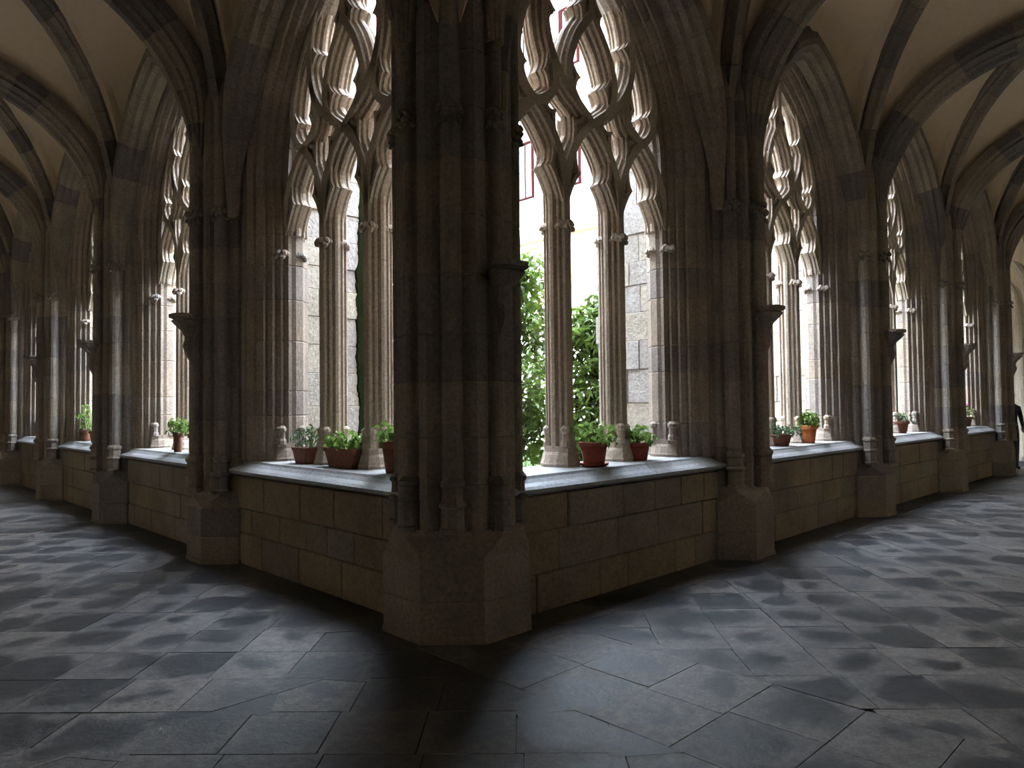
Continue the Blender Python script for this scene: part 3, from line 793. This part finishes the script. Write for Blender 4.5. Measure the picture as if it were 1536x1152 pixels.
tree('shorter leafy bush on the lawn beside the lemon tree', (tB.x, tB.y, 0),
     [(*off(0, 0, 1.5), .55), (*off(.1, .1, 2.2), .5), (*off(-.05, 0, 2.7), .4), (*off(.2, .1, 3.0), .25), (*off(-.1, .1, .9), .5)], 2800, 110, 9,
     [[(0, 0, 0), off(.05, 0, .5), off(-.05, 0, 1.2), off(.1, 0, 2.2)], [(.04, 0, 0), off(-.15, 0, .5), off(-.2, 0, 1.1), off(-.2, 0, 1.8)]])
# strap-leaved clump
r = random.Random(3); V = []; Fx = []
for k in range(70):
    a = r.uniform(0, 2*pi); L = r.uniform(.5, .95); w = .014; o = len(V); st = 6
    for j in range(st+1):
        t = j/st; d = .1*r.random()*0+L*.75*t; h = L*1.0*t-L*.75*t*t
        for s in (-1, 1): V.append((d*cos(a)-s*w*(1-t*.9)*sin(a), d*sin(a)+s*w*(1-t*.9)*cos(a), h))
    Fx += [(o+2*j, o+2*j+1, o+2*j+3, o+2*j+2) for j in range(st)]
tC = ray_at(800, 680, 8.6)
tag(put('strap_leaved_plant', mesh('strap_leaved_plant', V, Fx, 'leaf', fix=False), None, (tC.x, tC.y, 0)), 'clump of arching strap leaves on the lawn beyond the sill', 'plant')

# ------------------------------------------------------------------ potted plants
SILLZ = 1.060
def plant_foliage(name, R, h, n, seed, mat, leaf=(.06, .018), z0=0., droop=0.):
    r = random.Random(seed); V = []; Fx = []
    for k in range(n):
        a = r.uniform(0, 2*pi); q = R*sqrt(r.random()); hh = z0+h*r.uniform(.15, 1)*(1-.35*(q/R)**2)
        p = Vector((q*cos(a), q*sin(a), hh)); M4 = rnd_rot(r, droop); s = r.uniform(.7, 1.25)
        lv, lf = leafgeo(*leaf); o = len(V)
        V += [p+(M4.to_3x3() @ (Vector(x)*s)) for x in lv]; Fx += [tuple(b+o for b in t) for t in lf]
    return mesh(name, V, Fx, mat, fix=False)
def stems(R, h, n, seed, z0, mat):
    r = random.Random(seed); parts = []
    for k in range(n):
        a = r.uniform(0, 2*pi); q = R*r.uniform(.3, .9)
        parts.append(rings_vf(tube('s', [(q*.3*cos(a), q*.3*sin(a), z0-.01), (q*.6*cos(a), q*.6*sin(a), z0+h*.5), (q*cos(a), q*sin(a), z0+h*.85)], [.005, .004, .002], mat, 5)))
    return joined('stem', parts, mat)
def potted(label, along, depth, side, R, h, clay, fol, rect=None, saucer=False, flowers=0, seed=1, leaf='potleaf'):
    t = tag(empty('potted_plant', place(side, along, depth, SILLZ), 0 if side == 'right' else R90), label, 'potted plant', 'pots on the sills')
    z = 0.
    if saucer:
        put('saucer', lathe('saucer', [(R*.75, 0), (R*.95, .012), (R*1.0, .03), (R*.92, .03), (R*.8, .014)], clay, 24), t); z = .014
    if rect:
        lx, ly = rect
        def rc(zz, k, i=0):
            a, b = lx*k-i, ly*k-i; c = .03
            return [(-a+c, -b, zz), (a-c, -b, zz), (a, -b+c, zz), (a, b-c, zz), (a-c, b, zz), (-a+c, b, zz), (-a, b-c, zz), (-a, -b+c, zz)]
        put('pot', rings('pot', [rc(z, .8), rc(z+h*.8, .95), rc(z+h*.8, 1.0), rc(z+h, 1.02), rc(z+h, 1.0, .012), rc(z+h*.88, .95, .012)], clay), t)
        put('soil', rings('soil', [rc(z+h*.8, .9, .012), rc(z+h*.89, .95, .013)], 'soil'), t)
        rr = min(lx, ly)
    else:
        put('pot', lathe('pot', [(R*.66, z), (R*.70, z+.004), (R*.88, z+h*.78)], clay, 24), t)
        put('rim', lathe('rim', [(R*.88, z+h*.78), (R*.98, z+h*.79), (R, z+h*.98), (R*.97, z+h), (R*.90, z+h), (R*.88, z+h*.88)], clay, 24), t)
        put('soil', lathe('soil', [(R*.86, z+h*.8), (R*.89, z+h*.885)], 'soil', 20), t)
        rr = R
    zt = z+h*.88
    put('stem', stems(fol[0]*.8, fol[1], 14, seed, zt, 'potleaf'), t)
    fo = plant_foliage('foliage', fol[0], fol[1], fol[2], seed+5, leaf, leaf=fol[3] if len(fol) > 3 else (.06, .02), z0=zt)
    if rect:
        for vv in fo.vertices: vv.co.x *= lx/fol[0]*1.05; vv.co.y *= max(.8, ly/fol[0])
    stuff(put('foliage', fo, t))
    if flowers:
        r = random.Random(seed); parts = []
        for k in range(flowers):
            c = Vector((r.uniform(-.08, .08), r.uniform(-.08, .08), zt+fol[1]*r.uniform(.75, 1.05)))
            rs = [[c+Vector((.035*sin(pi*j/4)*cos(2*pi*i/8), .035*sin(pi*j/4)*sin(2*pi*i/8), .02*-cos(pi*j/4))) for i in range(8)] for j in range(1, 4)]
            parts.append(rings_vf(rs))
        put('flower', joined('flower', parts, 'petal'), t)['label'] = 'pink flower heads'
    return t
potted('dark red clay pot with saucer holding leafy geranium, at the mullion base', 1.59, .02, 'right', .132, .20, 'terracotta', (.20, .2, 150), saucer=True, seed=2)
potted('dark red clay pot without saucer holding pale green geranium cuttings', 2.37, .12, 'right', .13, .17, 'terracotta', (.16, .19, 110), seed=7)
potted('low brown bowl of trailing grey green succulents beside the orange pot', 5.33, .12, 'right', .18, .15, 'brownclay', (.26, .13, 190, (.05, .018)), seed=12, leaf='greyleaf')
potted('bright orange clay pot with bushy pale succulent', 6.11, .10, 'right', .145, .235, 'orangeclay', (.17, .22, 140, (.07, .018)), seed=17)
potted('small brown pot with sparse pale plant on the sill past the orange pot', 9.84, .15, 'right', .17, .2, 'brownclay', (.2, .2, 70), seed=21, leaf='greyleaf')
potted('pot of pink flowers on the farthest sill', 13.87, .15, 'right', .15, .2, 'brownclay', (.18, .28, 90), flowers=9, seed=25)
potted('brown clay trough with fine grey green herb next to the jamb', 2.44, .15, 'left', .15, .155, 'brownclay', (.2, .25, 130, (.05, .01)), rect=(.16, .12), seed=31, leaf='greyleaf')
potted('long brown rectangular clay planter with bright green foliage between the mullions', 1.71, .15, 'left', .2, .175, 'brownclay', (.2, .18, 170), rect=(.27, .12), seed=37)
potted('brown clay pot half hidden behind the corner pier', .87, .10, 'left', .14, .26, 'brownclay', (.17, .2, 110), seed=41)
potted('tall slender brown pot with green leaves on its own sill', 5.54, -.02, 'left', .065, .25, 'brownclay', (.15, .22, 90), seed=45)
potted('wide brown pot partly behind the pier beside the slender pot', 5.03, .05, 'left', .13, .24, 'brownclay', (.14, .2, 60), seed=49)
potted('small red pot with sparse plant on the sill beyond the slender pot', 9.56, .05, 'left', .12, .2, 'terracotta', (.15, .2, 60), seed=53)
potted('dark leafy plant in a small pot against the far jamb', 10.35, .10, 'left', .11, .2, 'brownclay', (.2, .5, 70), seed=57)

# ------------------------------------------------------------------ person beyond the far pier
def person(loc, rot):
    t = tag(empty('person', loc, rot), 'person in dark clothes standing behind the farthest pier', 'person')
    vs = [(0, 0, .93), (0, 0, 1.1), (0, 0, 1.3), (0, 0, 1.43), (0, -.01, 1.53), (0, -.02, 1.62), (0, -.02, 1.71),
          (.09, 0, .88), (.1, -.01, .5), (.1, .01, .09), (.11, -.13, .04), (-.09, 0, .88), (-.1, -.03, .5), (-.1, .01, .09), (-.12, -.12, .04),
          (.17, 0, 1.41), (.23, .02, 1.13), (.2, -.15, .98), (.17, -.22, .95), (-.17, 0, 1.41), (-.24, .02, 1.13), (-.22, -.1, .93), (-.2, -.14, .87)]
    es = [(0, 1), (1, 2), (2, 3), (3, 4), (4, 5), (5, 6), (0, 7), (7, 8), (8, 9), (9, 10), (0, 11), (11, 12), (12, 13), (13, 14), (3, 15), (15, 16), (16, 17), (17, 18), (3, 19), (19, 20), (20, 21), (21, 22)]
    rad = [.15, .14, .16, .13, .055, .09, .085, .095, .062, .042, .035, .095, .062, .042, .035, .06, .045, .034, .03, .06, .045, .034, .03]
    me = bpy.data.meshes.new('body'); me.from_pydata(vs, es, []); me.materials.append(M['cloth'])
    o = put('body', me, t); sk = o.modifiers.new('skin', 'SKIN'); sb = o.modifiers.new('sub', 'SUBSURF'); sb.levels = sb.render_levels = 2
    lay = me.skin_vertices[0].data
    for i, q in enumerate(rad): lay[i].radius = (q, q*.8 if i < 4 else q)
    lay[0].use_root = True
    put('head', lathe('head', [(.02, 1.53), (.055, 1.55), (.075, 1.6), (.085, 1.67), (.082, 1.72), (.06, 1.77), (.02, 1.79)], 'skin', 16, c=(0, -.035)), t)
    put('nose', mesh('nose', [(-.012, -.115, 1.63), (.012, -.115, 1.63), (0, -.14, 1.635), (0, -.116, 1.68)], [(0, 1, 2), (0, 2, 3), (1, 3, 2), (0, 3, 1)], 'skin'), t)
    put('hair', lathe('hair', [(.075, 1.66), (.093, 1.68), (.092, 1.74), (.068, 1.79), (.02, 1.81)], 'hair', 16, c=(0, -.02)), t)
    for sx in (-1, 1):
        hx, hy, hz = (.17, -.24, .94) if sx > 0 else (-.2, -.15, .84)
        fs = [rings_vf(tube('f', [(hx+sx*(-.03+.02*k), hy, hz), (hx+sx*(-.03+.02*k), hy-.02, hz-.045), (hx+sx*(-.03+.02*k), hy-.015, hz-.08+.008*abs(k-1.5))], [.011, .009, .007], 'skin', 6)) for k in range(4)]
        fs.append(rings_vf(tube('f', [(hx-sx*.035, hy, hz+.02), (hx-sx*.055, hy-.025, hz-.01), (hx-sx*.055, hy-.035, hz-.035)], [.012, .01, .008], 'skin', 6)))
        fs.append(rings_vf(tube('f', [(hx, hy+.01, hz+.05), (hx, hy, hz+.02), (hx, hy-.005, hz-.01)], [.03, .042, .036], 'skin', 8)))
        put('hand', joined('hand', fs, 'skin', smooth=True), t)
person((16.35, -.16, 0), radians(-60))
